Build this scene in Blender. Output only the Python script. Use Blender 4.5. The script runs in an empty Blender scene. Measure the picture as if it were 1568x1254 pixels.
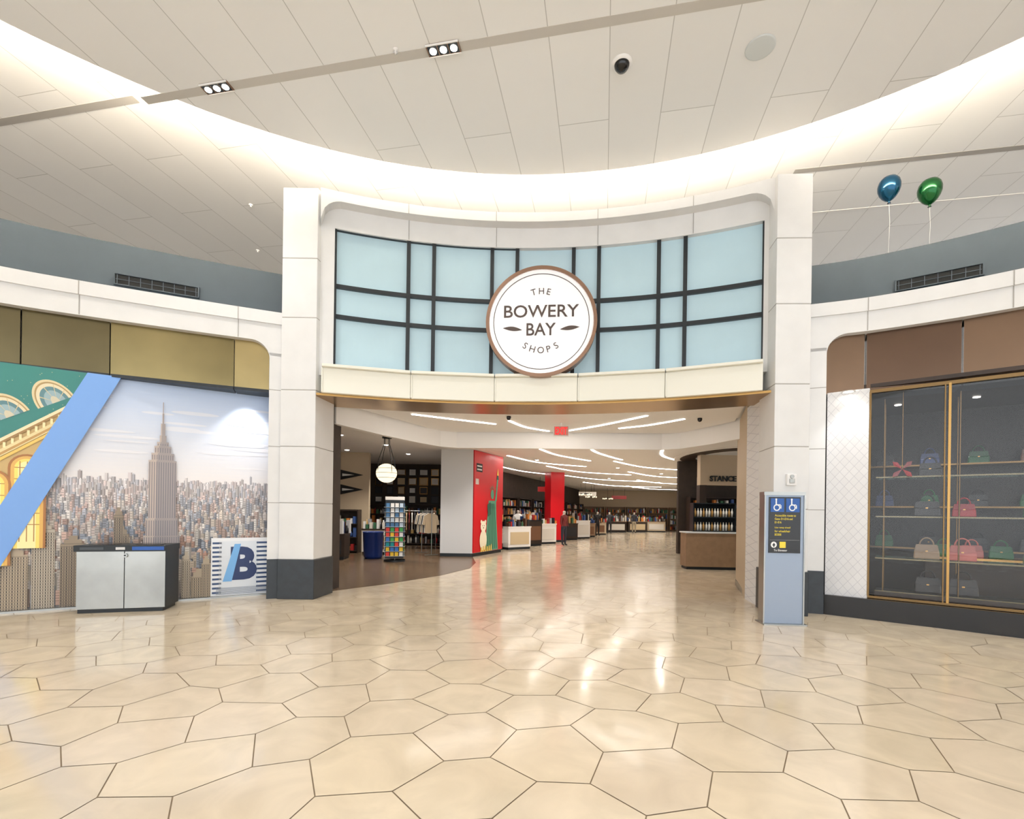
import bpy, bmesh, math, random
from math import sin, cos, pi, radians, sqrt, atan2
from mathutils import Matrix, Vector
random.seed(7)
S = bpy.context.scene
COL = S.collection
try:
    S.view_settings.view_transform = 'Standard'
    S.view_settings.look = 'None'
except Exception: pass

def lin(v):
    v /= 255.0
    return v/12.92 if v <= 0.04045 else ((v+0.055)/1.055)**2.4
def C(r, g, b): return (lin(r), lin(g), lin(b), 1.0)

# ---------------------------------------------------------------- materials
def mat(name, col, rough=0.5, metal=0.0, emit=0.0, ecol=None, var=0.0, nscale=4.0, bump=0.0, spec=0.5, coat=0.0, aniso=0.0):
    m = bpy.data.materials.new(name); m.use_nodes = True
    nt = m.node_tree; b = nt.nodes['Principled BSDF']
    b.inputs['Base Color'].default_value = col
    b.inputs['Roughness'].default_value = rough
    b.inputs['Metallic'].default_value = metal
    b.inputs['Specular IOR Level'].default_value = spec
    b.inputs['Coat Weight'].default_value = coat
    if aniso:
        b.inputs['Anisotropic'].default_value = aniso
        b.inputs['Anisotropic Rotation'].default_value = .25
        tg = nt.nodes.new('ShaderNodeTangent'); tg.direction_type = 'RADIAL'; tg.axis = 'Z'
        nt.links.new(tg.outputs[0], b.inputs['Tangent'])
    if emit > 0:
        b.inputs['Emission Color'].default_value = ecol or col
        b.inputs['Emission Strength'].default_value = emit
    if var > 0 or bump > 0:
        tc = nt.nodes.new('ShaderNodeTexCoord')
        n = nt.nodes.new('ShaderNodeTexNoise'); n.inputs['Scale'].default_value = nscale
        n.inputs['Detail'].default_value = 5
        nt.links.new(tc.outputs['Object'], n.inputs['Vector'])
        if var > 0:
            r = nt.nodes.new('ShaderNodeMapRange')
            r.inputs['From Min'].default_value = .3; r.inputs['From Max'].default_value = .7
            r.inputs['To Min'].default_value = 1-var; r.inputs['To Max'].default_value = 1+var*.4
            nt.links.new(n.outputs['Fac'], r.inputs['Value'])
            mx = nt.nodes.new('ShaderNodeVectorMath'); mx.operation = 'SCALE'
            mx.inputs[0].default_value = col[:3]
            nt.links.new(r.outputs['Result'], mx.inputs['Scale'])
            nt.links.new(mx.outputs['Vector'], b.inputs['Base Color'])
        if bump > 0:
            bp = nt.nodes.new('ShaderNodeBump'); bp.inputs['Strength'].default_value = bump
            bp.inputs['Distance'].default_value = .02
            nt.links.new(n.outputs['Fac'], bp.inputs['Height'])
            nt.links.new(bp.outputs['Normal'], b.inputs['Normal'])
    return m

def vcmat(name, rough, emit=0.0, spec=.5):
    m = bpy.data.materials.new(name); m.use_nodes = True
    nt = m.node_tree; b = nt.nodes['Principled BSDF']
    a = nt.nodes.new('ShaderNodeAttribute'); a.attribute_name = 'Col'
    nt.links.new(a.outputs['Color'], b.inputs['Base Color'])
    b.inputs['Roughness'].default_value = rough
    b.inputs['Specular IOR Level'].default_value = spec
    if emit:
        nt.links.new(a.outputs['Color'], b.inputs['Emission Color'])
        b.inputs['Emission Strength'].default_value = emit
    return m

def emat(name, col, st):
    m = bpy.data.materials.new(name); m.use_nodes = True
    nt = m.node_tree; nt.nodes.clear()
    e = nt.nodes.new('ShaderNodeEmission'); e.inputs[0].default_value = col; e.inputs[1].default_value = st
    o = nt.nodes.new('ShaderNodeOutputMaterial'); nt.links.new(e.outputs[0], o.inputs[0])
    return m

def glassmat(name, tint=(1, 1, 1, 1), refl=.02, k=.14):
    m = bpy.data.materials.new(name); m.use_nodes = True
    nt = m.node_tree; nt.nodes.clear()
    t = nt.nodes.new('ShaderNodeBsdfTransparent'); t.inputs[0].default_value = tint
    g = nt.nodes.new('ShaderNodeBsdfGlossy'); g.inputs['Roughness'].default_value = .02
    lw = nt.nodes.new('ShaderNodeLayerWeight'); lw.inputs[0].default_value = .3
    ma = nt.nodes.new('ShaderNodeMath'); ma.operation = 'MULTIPLY_ADD'
    ma.inputs[1].default_value = k; ma.inputs[2].default_value = refl
    nt.links.new(lw.outputs['Fresnel'], ma.inputs[0])
    mx = nt.nodes.new('ShaderNodeMixShader')
    nt.links.new(ma.outputs[0], mx.inputs[0]); nt.links.new(t.outputs[0], mx.inputs[1]); nt.links.new(g.outputs[0], mx.inputs[2])
    o = nt.nodes.new('ShaderNodeOutputMaterial'); nt.links.new(mx.outputs[0], o.inputs[0])
    return m

def brickmat(name, c1, c2, cm, rot, bw, rh, ms, rough=.6, offset=.5):
    m = bpy.data.materials.new(name); m.use_nodes = True
    nt = m.node_tree; b = nt.nodes['Principled BSDF']; b.inputs['Roughness'].default_value = rough
    tc = nt.nodes.new('ShaderNodeTexCoord'); mp = nt.nodes.new('ShaderNodeMapping')
    mp.inputs['Rotation'].default_value = rot
    nt.links.new(tc.outputs['Object'], mp.inputs['Vector'])
    br = nt.nodes.new('ShaderNodeTexBrick'); br.offset = offset
    br.inputs['Color1'].default_value = c1; br.inputs['Color2'].default_value = c2; br.inputs['Mortar'].default_value = cm
    br.inputs['Scale'].default_value = 1; br.inputs['Mortar Size'].default_value = ms
    br.inputs['Mortar Smooth'].default_value = .1
    br.inputs['Brick Width'].default_value = bw; br.inputs['Row Height'].default_value = rh
    nt.links.new(mp.outputs['Vector'], br.inputs['Vector'])
    nt.links.new(br.outputs['Color'], b.inputs['Base Color'])
    return m

M = {}
M['stone'] = mat('white_stone', C(226, 226, 226), .55, var=.04, nscale=3, bump=.05)
M['seam'] = mat('stone_seam', C(165, 162, 158), .8)
M['base'] = mat('dark_granite', C(40, 48, 56), .35, var=.25, nscale=9)
M['cream'] = mat('cream_enamel', C(236, 234, 222), .35)
M['bronze'] = mat('bronze_panel', C(118, 96, 78), .22, metal=1, var=.08, nscale=1.2, aniso=.7)
M['bronzeB'] = mat('bronze_panel_dark', C(100, 80, 66), .2, metal=1, var=.08, nscale=1.2, aniso=.7)
M['bronzeL'] = mat('olive_bronze_panel', C(140, 126, 88), .2, metal=1, var=.25, nscale=.7, aniso=.6)
M['bronzeL2'] = mat('olive_bronze_panel_dark', C(108, 98, 72), .18, metal=1, var=.25, nscale=.7, aniso=.6)
M['bronzeL3'] = mat('olive_bronze_panel_light', C(168, 150, 106), .2, metal=1, var=.25, nscale=.9, aniso=.6)
M['copper'] = mat('copper_rim', C(150, 118, 98), .35, metal=.6)
M['gold'] = mat('polished_brass', C(170, 134, 82), .25, metal=1)
M['brassdk'] = mat('aged_brass_frame', C(122, 98, 66), .28, metal=1)
M['slate'] = mat('slate_paint', C(60, 72, 82), .7, var=.05)
M['ventblack'] = mat('vent_shadow', C(12, 14, 16), .9)
M['black'] = mat('black_metal', C(20, 28, 34), .4)
M['blackgloss'] = mat('black_gloss', C(14, 14, 16), .15)
M['white'] = mat('white_paint', C(240, 238, 236), .6)
M['whitewall'] = mat('white_column_paint', C(215, 218, 222), .5)
M['signwhite'] = mat('sign_face_white', C(246, 246, 248), .4, emit=.2)
M['brown'] = mat('sign_letter_brown', C(84, 70, 64), .5)
M['steel'] = mat('brushed_steel', C(168, 170, 168), .3, metal=1, var=.2, nscale=1.6, aniso=.6)
M['kiosk'] = mat('kiosk_grey_blue', C(150, 164, 184), .4, metal=.3)
M['wood'] = mat('oak_laminate', C(150, 122, 95), .5, var=.15, nscale=6)
M['darkwood'] = mat('dark_walnut', C(52, 38, 30), .5, var=.2)
M['darkfloor'] = mat('dark_wood_floor', C(110, 90, 70), .25, var=.2, nscale=3)
M['beige'] = mat('beige_wall', C(196, 178, 152), .6)
M['darkwall'] = mat('dark_shop_wall', C(60, 49, 42), .7, var=.2)
M['shopdark'] = mat('dark_boutique_wall', C(26, 20, 18), .45, var=.2)
M['shopfloor'] = mat('boutique_dark_carpet', C(34, 27, 24), .7, var=.2)
M['red'] = mat('red_lacquer', C(205, 16, 30), .35)
M['vc'] = vcmat('printed_matte', .6)
M['vcg'] = vcmat('coloured_gloss', .3)
M['vcw'] = vcmat('mural_print', .4)
M['led'] = emat('led_white', (1, .93, .85, 1), 18)
M['lamp'] = emat('lamp_warm', (1, .93, .82, 1), 14)
M['globe'] = emat('lantern_glow', (1, .82, .56, 1), 1.6)
M['cove'] = emat('cove_warm', (1, .87, .68, 1), 105)
M['exit'] = emat('exit_red', (1, .03, .03, 1), 2.0)
M['glass'] = glassmat('clear_glass')
M['shelfglass'] = glassmat('shelf_glass', (.8, .9, .86, 1), .04, .2)
M['frost'] = mat('frosted_blue_glass', C(164, 190, 200), .2, emit=.26, ecol=C(186, 208, 216), var=.1, nscale=.8)  # weak emission added to brighten the panes; no lamp behind them
M['ceil'] = brickmat('ceiling_planks', C(243, 243, 243), C(238, 238, 238), C(196, 195, 194), (0, 0, radians(-79.3)), 3.0, .76, .006)
M['slot'] = mat('ceiling_slot', C(200, 196, 190), .7)
M['speaker'] = mat('speaker_grille_paint', C(212, 217, 218), .6)
M['scale'] = brickmat('lattice_white_panel', C(226, 226, 228), C(230, 230, 232), C(204, 204, 210), (0, 0, 0), .16, .16, .006, offset=0)
n_ = M['scale'].node_tree
tc_ = [x for x in n_.nodes if x.type == 'TEX_COORD'][0]
sp = n_.nodes.new('ShaderNodeSeparateXYZ'); n_.links.new(tc_.outputs['Object'], sp.inputs[0])
def mth(nt, op, a, b=None, v=None):
    n = nt.nodes.new('ShaderNodeMath'); n.operation = op
    nt.links.new(a, n.inputs[0])
    if b is not None: nt.links.new(b, n.inputs[1])
    if v is not None: n.inputs[1].default_value = v
    return n.outputs[0]
xs = mth(n_, 'MULTIPLY', sp.outputs['X'], v=1.25)
a1 = mth(n_, 'ADD', xs, sp.outputs['Z']); a2 = mth(n_, 'SUBTRACT', xs, sp.outputs['Z'])
cb = n_.nodes.new('ShaderNodeCombineXYZ'); n_.links.new(a1, cb.inputs[0]); n_.links.new(a2, cb.inputs[1])
br_ = [x for x in n_.nodes if x.type == 'TEX_BRICK'][0]
n_.links.new(cb.outputs[0], br_.inputs['Vector'])

mf = bpy.data.materials.new('hex_stone_tile'); mf.use_nodes = True
nt = mf.node_tree; b = nt.nodes['Principled BSDF']
a = nt.nodes.new('ShaderNodeAttribute'); a.attribute_name = 'Col'
tc = nt.nodes.new('ShaderNodeTexCoord')
nz = nt.nodes.new('ShaderNodeTexNoise'); nz.inputs['Scale'].default_value = 2.2; nz.inputs['Detail'].default_value = 7
nz.inputs['Distortion'].default_value = 1.5
nt.links.new(tc.outputs['Object'], nz.inputs['Vector'])
rp = nt.nodes.new('ShaderNodeMapRange'); rp.inputs['From Min'].default_value = .3; rp.inputs['From Max'].default_value = .7
rp.inputs['To Min'].default_value = .9; rp.inputs['To Max'].default_value = 1.06
nt.links.new(nz.outputs['Fac'], rp.inputs['Value'])
vm = nt.nodes.new('ShaderNodeVectorMath'); vm.operation = 'SCALE'
nt.links.new(a.outputs['Color'], vm.inputs[0]); nt.links.new(rp.outputs['Result'], vm.inputs['Scale'])
nt.links.new(vm.outputs['Vector'], b.inputs['Base Color'])
rr = nt.nodes.new('ShaderNodeMapRange'); rr.inputs['From Min'].default_value = .3; rr.inputs['From Max'].default_value = .7
rr.inputs['To Min'].default_value = .09; rr.inputs['To Max'].default_value = .18
nt.links.new(nz.outputs['Fac'], rr.inputs['Value']); nt.links.new(rr.outputs['Result'], b.inputs['Roughness'])
M['tile'] = mf
M['grout'] = mat('grout', C(138, 120, 98), .8)

# ---------------------------------------------------------------- mesh builder
class MB:
    def __init__(s):
        s.v = []; s.f = []; s.m = []; s.c = []; s.sm = []; s.mats = []; s.xf = Matrix.Identity(4)
    def add(s, vs, fs, mt, col=(.8, .8, .8, 1), smooth=False):
        o = len(s.v)
        for p in vs: s.v.append(tuple(s.xf @ Vector(p)))
        if mt not in s.mats: s.mats.append(mt)
        i = s.mats.index(mt)
        for f in fs:
            s.f.append([o+k for k in f]); s.m.append(i); s.c.append(col); s.sm.append(smooth)
    def box(s, c, d, mt, rz=0, col=(.8, .8, .8, 1), taper=1.0):
        x, y, z = d[0]/2, d[1]/2, d[2]/2; vs = []
        for dz in (-z, z):
            k = taper if dz > 0 else 1
            for dx, dy in ((-x, -y), (x, -y), (x, y), (-x, y)):
                dx *= k; dy *= k
                vs.append((c[0]+dx*cos(rz)-dy*sin(rz), c[1]+dx*sin(rz)+dy*cos(rz), c[2]+dz))
        s.add(vs, [(0, 3, 2, 1), (4, 5, 6, 7), (0, 1, 5, 4), (1, 2, 6, 5), (2, 3, 7, 6), (3, 0, 4, 7)], mt, col)
    def prism(s, poly, z0, z1, mt, col=(.8, .8, .8, 1)):
        n = len(poly)
        vs = [(p[0], p[1], z0) for p in poly]+[(p[0], p[1], z1) for p in poly]
        fs = [list(range(n))[::-1], list(range(n, 2*n))]+[(i, (i+1) % n, n+(i+1) % n, n+i) for i in range(n)]
        s.add(vs, fs, mt, col)
    def poly(s, pts, mt, col=(.8, .8, .8, 1)):
        s.add(pts, [list(range(len(pts)))], mt, col)
    def cyl(s, p0, p1, r0, mt, r1=None, n=16, col=(.8, .8, .8, 1)):
        r1 = r0 if r1 is None else r1
        p0 = Vector(p0); p1 = Vector(p1); d = (p1-p0).normalized()
        u = d.orthogonal().normalized(); w = d.cross(u); vs = []
        for p, r in ((p0, r0), (p1, r1)):
            for i in range(n):
                a = 2*pi*i/n; vs.append(p+u*cos(a)*r+w*sin(a)*r)
        s.add(vs, [(i, (i+1) % n, n+(i+1) % n, n+i) for i in range(n)], mt, col, True)
        s.add(vs[:n], [list(range(n))[::-1]], mt, col); s.add(vs[n:], [list(range(n))], mt, col)
    def lathe(s, c, prof, mt, n=20, col=(.8, .8, .8, 1)):
        vs = []; k = len(prof)
        for r, z in prof:
            for i in range(n):
                a = 2*pi*i/n; vs.append((c[0]+r*cos(a), c[1]+r*sin(a), c[2]+z))
        fs = []
        for j in range(k-1):
            for i in range(n):
                fs.append((j*n+i, j*n+(i+1) % n, (j+1)*n+(i+1) % n, (j+1)*n+i))
        s.add(vs, fs, mt, col, True)
    def tube(s, pts, r, mt, n=8, col=(.8, .8, .8, 1)):
        for i in range(len(pts)-1): s.cyl(pts[i], pts[i+1], r, mt, n=n, col=col)
    def obj(s, name, bevel=0):
        me = bpy.data.meshes.new(name)
        me.from_pydata(s.v, [], s.f)
        for m in s.mats: me.materials.append(m)
        ca = me.color_attributes.new('Col', 'FLOAT_COLOR', 'CORNER')
        buf = []
        for p in me.polygons:
            p.material_index = s.m[p.index]; p.use_smooth = s.sm[p.index]
            buf += list(s.c[p.index])*p.loop_total
        ca.data.foreach_set('color', buf)
        bm = bmesh.new(); bm.from_mesh(me)
        bmesh.ops.recalc_face_normals(bm, faces=bm.faces); bm.to_mesh(me); bm.free()
        o = bpy.data.objects.new(name, me); COL.objects.link(o)
        if bevel:
            md = o.modifiers.new('bevel', 'BEVEL'); md.width = bevel; md.segments = 2; md.limit_method = 'ANGLE'
        return o

def frame(o, ang):
    """local x = along, local y = away from the viewer side, z up; ang in radians about Z"""
    return Matrix.Translation(Vector(o)) @ Matrix.Rotation(ang, 4, 'Z')

def text_geo(body, bold=0.0, depth=0.0):
    cu = bpy.data.curves.new('t', 'FONT'); cu.body = body; cu.size = 1; cu.offset = bold; cu.extrude = depth
    cu.resolution_u = 4
    ob = bpy.data.objects.new('t', cu); COL.objects.link(ob)
    bpy.context.view_layer.update()
    me = ob.evaluated_get(bpy.context.evaluated_depsgraph_get()).to_mesh()
    vs = [v.co.copy() for v in me.vertices]; fs = [list(p.vertices) for p in me.polygons]
    bpy.data.objects.remove(ob); bpy.data.curves.remove(cu)
    return vs, fs
def put_text(mb, body, cx, cz, w, h, y, mt, col=(.8, .8, .8, 1), bold=0.0, depth=0.0, rot=0.0, keep=False):
    vs, fs = text_geo(body, bold, depth)
    if not vs: return
    x0 = min(v.x for v in vs); x1 = max(v.x for v in vs); y0 = min(v.y for v in vs); y1 = max(v.y for v in vs)
    sy = h/(y1-y0); sx = w/(x1-x0) if w else sy
    out = []
    for v in vs:
        px = (v.x-(x0+x1)/2)*sx; pz = (v.y-(y0+y1)/2)*sy
        out.append((cx+px*cos(rot)-pz*sin(rot), y-v.z, cz+px*sin(rot)+pz*cos(rot)))
    mb.add(out, fs, mt, col)

def spline(pts, n=8):
    out = []; P = [pts[0]]+list(pts)+[pts[-1]]
    for i in range(1, len(P)-2):
        p0, p1, p2, p3 = [Vector(q) for q in P[i-1:i+3]]
        for k in range(n):
            t = k/n
            out.append(.5*((2*p1)+(-p0+p2)*t+(2*p0-5*p1+4*p2-p3)*t*t+(-p0+3*p1-3*p2+p3)*t**3))
    out.append(Vector(pts[-1])); return out
def cum(path):
    s = [0]
    for i in range(1, len(path)): s.append(s[-1]+(path[i]-path[i-1]).length)
    return s
def offs(path, d):
    out = []
    for i, p in enumerate(path):
        a = path[max(0, i-1)]; b_ = path[min(len(path)-1, i+1)]
        t = (b_-a).normalized(); n = Vector((-t.y, t.x))
        out.append(p+n*d)
    return out
def strip(mb, front, back, zb, zt, mt):
    n = len(front)
    zb = zb if isinstance(zb, list) else [zb]*n
    zt = zt if isinstance(zt, list) else [zt]*n
    vs = []
    for i in range(n):
        f, k = front[i], back[i]
        vs += [(f.x, f.y, zb[i]), (f.x, f.y, zt[i]), (k.x, k.y, zt[i]), (k.x, k.y, zb[i])]
    fs = []
    for i in range(n-1):
        o = 4*i; q = o+4
        for j in range(4): fs.append((o+j, o+(j+1) % 4, q+(j+1) % 4, q+j))
    fs += [(0, 1, 2, 3), (4*n-1, 4*n-2, 4*n-3, 4*n-4)]
    mb.add(vs, fs, mt)
def at(path, s):
    c = cum(path)
    for i in range(1, len(path)):
        if c[i] >= s:
            t = (s-c[i-1])/(c[i]-c[i-1]); return path[i-1].lerp(path[i], t), (path[i]-path[i-1]).normalized()
    return path[-1], (path[-1]-path[-2]).normalized()

# ================================================================= FLOOR
mb = MB()
side = .39; gap = .004; ang = radians(5)
cx0, cy0 = .303, 3.216
dx = 1.5*side; dy = sqrt(3)*side
jit = {}
def vj(x, y):
    k = (round(x*20), round(y*20))
    for a_ in (-1, 0, 1):
        for b_ in (-1, 0, 1):
            if (k[0]+a_, k[1]+b_) in jit: return jit[(k[0]+a_, k[1]+b_)]
    q = (x+random.uniform(-.075, .075), y+random.uniform(-.07, .07)); jit[k] = q
    return q
for i in range(-30, 42):
    for j in range(-22, 76):
        lx = i*dx; ly = (j+(.5 if i % 2 else 0))*dy
        x = cx0+lx*cos(ang)-ly*sin(ang); y = cy0+lx*sin(ang)+ly*cos(ang)
        if not (-13.5 < x < 18 and -8 < y < 47): continue
        k = random.uniform(.95, 1.03); w = random.uniform(.98, 1.02)
        base = (lin(214)*k, lin(199)*k, lin(176)*k*w, 1)
        P = [vj(x+side*cos(ang+pi/3*q), y+side*sin(ang+pi/3*q)) for q in range(6)]
        mx_ = sum(p[0] for p in P)/6; my_ = sum(p[1] for p in P)/6
        f = 1-gap*1.155/side
        mb.add([(mx_+(p[0]-mx_)*f, my_+(p[1]-my_)*f, 0) for p in P], [range(6)], M['tile'], base)
mb.add([(-14, -8.5, -.004), (18.5, -8.5, -.004), (18.5, 47.5, -.004), (-14, 47.5, -.004)], [(0, 1, 2, 3)], M['grout'])
mb.obj('floor')
mb = MB()
mb.prism([(-3.5, 9.45), (-2.7, 10.4), (-1.75, 11.9), (-1.15, 13.5), (-1.1, 15), (-1.35, 16.9), (-2.5, 16.9), (-2.5, 23), (-11, 23), (-11, 9.45)], .0005, .004, M['darkfloor'])
mb.obj('floor_shop_wood')

# ================================================================= PORTAL
AC = Vector((-.3, -.4)); R = 9.7
def arc(a, r): return Vector((AC.x+r*sin(radians(a)), AC.y+r*cos(radians(a))))
ZL, ZR = 7.28, 7.06
aL, aR = -19.4, 28.6
def ztop(a): return 7.22+(a-aL)/(aR-aL)*-.14
N = 120
angs = [aL+(aR-aL)*i/N for i in range(N+1)]
mb = MB()
def zh(a):
    s = min((a-aL), (aR-a))*pi/180*R; r = .38; zt = ztop(a)-.17
    return zt if s >= r else zt-r+sqrt(max(0, r*r-(r-s)**2))
strip(mb, [arc(a, R-.32) for a in angs], [arc(a, R+.6) for a in angs], [zh(a) for a in angs], [ztop(a) for a in angs], M['stone'])
strip(mb, [arc(a, R-.1) for a in angs], [arc(a, R+.1) for a in angs], [ztop(a)-.54 for a in angs], [ztop(a)-.1 for a in angs], M['stone'])
for a0, a1 in ((aL, -18.0), (27.7, aR)):
    A = [arc(a0+(a1-a0)*i/4, R-.1) for i in range(5)]; B = [arc(a0+(a1-a0)*i/4, R+.1) for i in range(5)]
    strip(mb, A, B, 4.0, 6.7, M['stone'])
strip(mb, [arc(a, R+.1) for a in angs], [arc(a, R+.6) for a in angs], 3.66, 7.0, M['stone'])
for a in (-10.2, -.4, 11, 21):
    p0 = arc(a, R-.322)
    mb.box((p0.x, p0.y, ztop(a)-.085), (.012, .01, .17), M['seam'], rz=-radians(a))
    p0 = arc(a, R-.102); mb.box((p0.x, p0.y, ztop(a)-.35), (.012, .01, .36), M['seam'], rz=-radians(a))
mb.obj('wall_portal_header')

def column(name, poly, face_z):
    mb = MB()
    cxm = sum(p[0] for p in poly)/len(poly); cym = sum(p[1] for p in poly)/len(poly)
    def sc(k): return [(cxm+(p[0]-cxm)*k, cym+(p[1]-cym)*k) for p in poly]
    mb.prism(sc(.985), .02, face_z[-1]-.02, M['seam'])
    mb.prism(sc(1.045), 0, .70, M['base'])
    for a, b_ in zip(face_z[:-1], face_z[1:]): mb.prism(poly, a+.006, b_-.006, M['stone'])
    return mb.obj(name, bevel=.008)
column('portal_column', [(-4.12, 8.55), (-3.5, 8.55), (-3.43, 9.25), (-4.2, 9.4)], [.7, 1.7, 2.7, 3.7, 4.98, 6.03, ZL])
column('portal_column', [(4.17, 7.72), (4.72, 7.70), (5.0, 8.5), (4.28, 8.42)], [.7, 1.7, 2.7, 3.7, 4.98, 6.03, ZR])

vm_ = [-18.0, -10.2, -7.4, -.85, 2.0, 8.35, 11.15, 17.55, 20.25, 27.75]
mb = MB()
wa = [-18+(45.75)*i/60 for i in range(61)]
zw = lambda a, z: z+.06-(a+18)/45.75*.12
strip(mb, [arc(a, R) for a in wa], [arc(a, R+.05) for a in wa], 4.14, [zw(a, 6.68) for a in wa], M['frost'])
for z, h in ((4.17, .06), (5.05, .07), (5.6, .07), (6.64, .06)):
    zz = [zw(a, z) if z > 5 else z for a in wa]
    strip(mb, [arc(a, R-.06) for a in wa], [arc(a, R+.01) for a in wa], [q-h/2 for q in zz], [q+h/2 for q in zz], M['black'])
for a in vm_:
    p = arc(a, R-.03); t_ = zw(a, 6.68); mb.box((p.x, p.y, (4.14+t_)/2), (.07, .09, t_-4.14), M['black'], rz=-radians(a))
mb.obj('window_1')

mb = MB()
br = [-19.1+(46.9)*i/5 for i in range(6)]
for i in range(5):
    a0, a1 = br[i]+.04, br[i+1]-.04
    f0, f1, b1, b0 = arc(a0, 9.36), arc(a1, 9.36), arc(a1, 9.8), arc(a0, 9.8)
    mb.prism([f0, f1, b1, b0], 3.64, 4.08, M['cream'])
    f0, f1 = arc(a0, 9.28), arc(a1, 9.28)
    mb.prism([f0, f1, b1, b0], 4.08, 4.13, M['cream'])
    f0, f1 = arc(a0-.05, 9.34), arc(a0+.12, 9.34)
    mb.prism([f0, f1, arc(a0+.12, 9.5), arc(a0-.05, 9.5)], 3.65, 4.07, M['cream'])
mb.obj('trim_lintel', bevel=.008)
mb = MB()
sa = [-19.6+(48.6)*i/40 for i in range(41)]
strip(mb, [arc(a, 9.42) for a in sa], [arc(a, 10.35) for a in sa], 3.60, 3.64, M['gold'])
mb.obj('ceiling_portal_soffit')

SA = 4.85
mb = MB()
mb.xf = frame((arc(SA, 9.33).x, arc(SA, 9.33).y, 5.07), -radians(SA))
def disc_y(mb, r, y0, y1, mt, n=72, r2=None):
    vs = [(r*cos(2*pi*i/n), y0, r*sin(2*pi*i/n)) for i in range(n)]+[((r2 or r)*cos(2*pi*i/n), y1, (r2 or r)*sin(2*pi*i/n)) for i in range(n)]
    mb.add(vs, [list(range(n)), list(range(n, 2*n))]+[(i, (i+1) % n, n+(i+1) % n, n+i) for i in range(n)], mt)
def ring_y(mb, r0, r1, y0, y1, mt, n=72):
    vs = []
    for r, y in ((r0, y0), (r1, y0), (r1, y1), (r0, y1)):
        vs += [(r*cos(2*pi*i/n), y, r*sin(2*pi*i/n)) for i in range(n)]
    fs = []
    for k in range(4):
        for i in range(n):
            fs.append((k*n+i, k*n+(i+1) % n, ((k+1) % 4)*n+(i+1) % n, ((k+1) % 4)*n+i))
    mb.add(vs, fs, mt)
disc_y(mb, .97, -.05, .26, M['copper'])
ring_y(mb, .95, 1.01, -.12, .1, M['copper'])
disc_y(mb, .955, -.09, -.04, M['signwhite'])
ring_y(mb, .862, .874, -.096, -.09, M['brown'])
put_text(mb, 'BOWERY', 0, .19, 1.36, .225, -.095, M['brown'], bold=.008, depth=.004)
put_text(mb, 'BAY', 0, -.14, .53, .225, -.095, M['brown'], bold=.008, depth=.004)
for ch, t in (('T', -15), ('H', 0), ('E', 14)):
    r = .555; put_text(mb, ch, r*sin(radians(t)), r*cos(radians(t))-.0, None, .11, -.095, M['brown'], bold=-.002, depth=.003, rot=-radians(t))
for ch, t in (('S', -33), ('H', -17), ('O', 0), ('P', 16), ('S', 32)):
    r = .52; put_text(mb, ch, r*sin(radians(t)), -r*cos(radians(t)), None, .115, -.095, M['brown'], bold=-.002, depth=.003, rot=radians(t))
for sg in (-1, 1):
    top = [(sg*(.34+.36*k/10), -.096, -.15+.045*sin(pi*k/10)**1.0+.04*(k/10)) for k in range(11)]
    bot = [(sg*(.34+.36*k/10), -.096, -.15-.035*sin(pi*k/10)+.04*(k/10)) for k in range(10, -1, -1)]
    mb.poly(top+bot[1:-1], M['brown'])
mb.obj('round_shop_sign')

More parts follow.
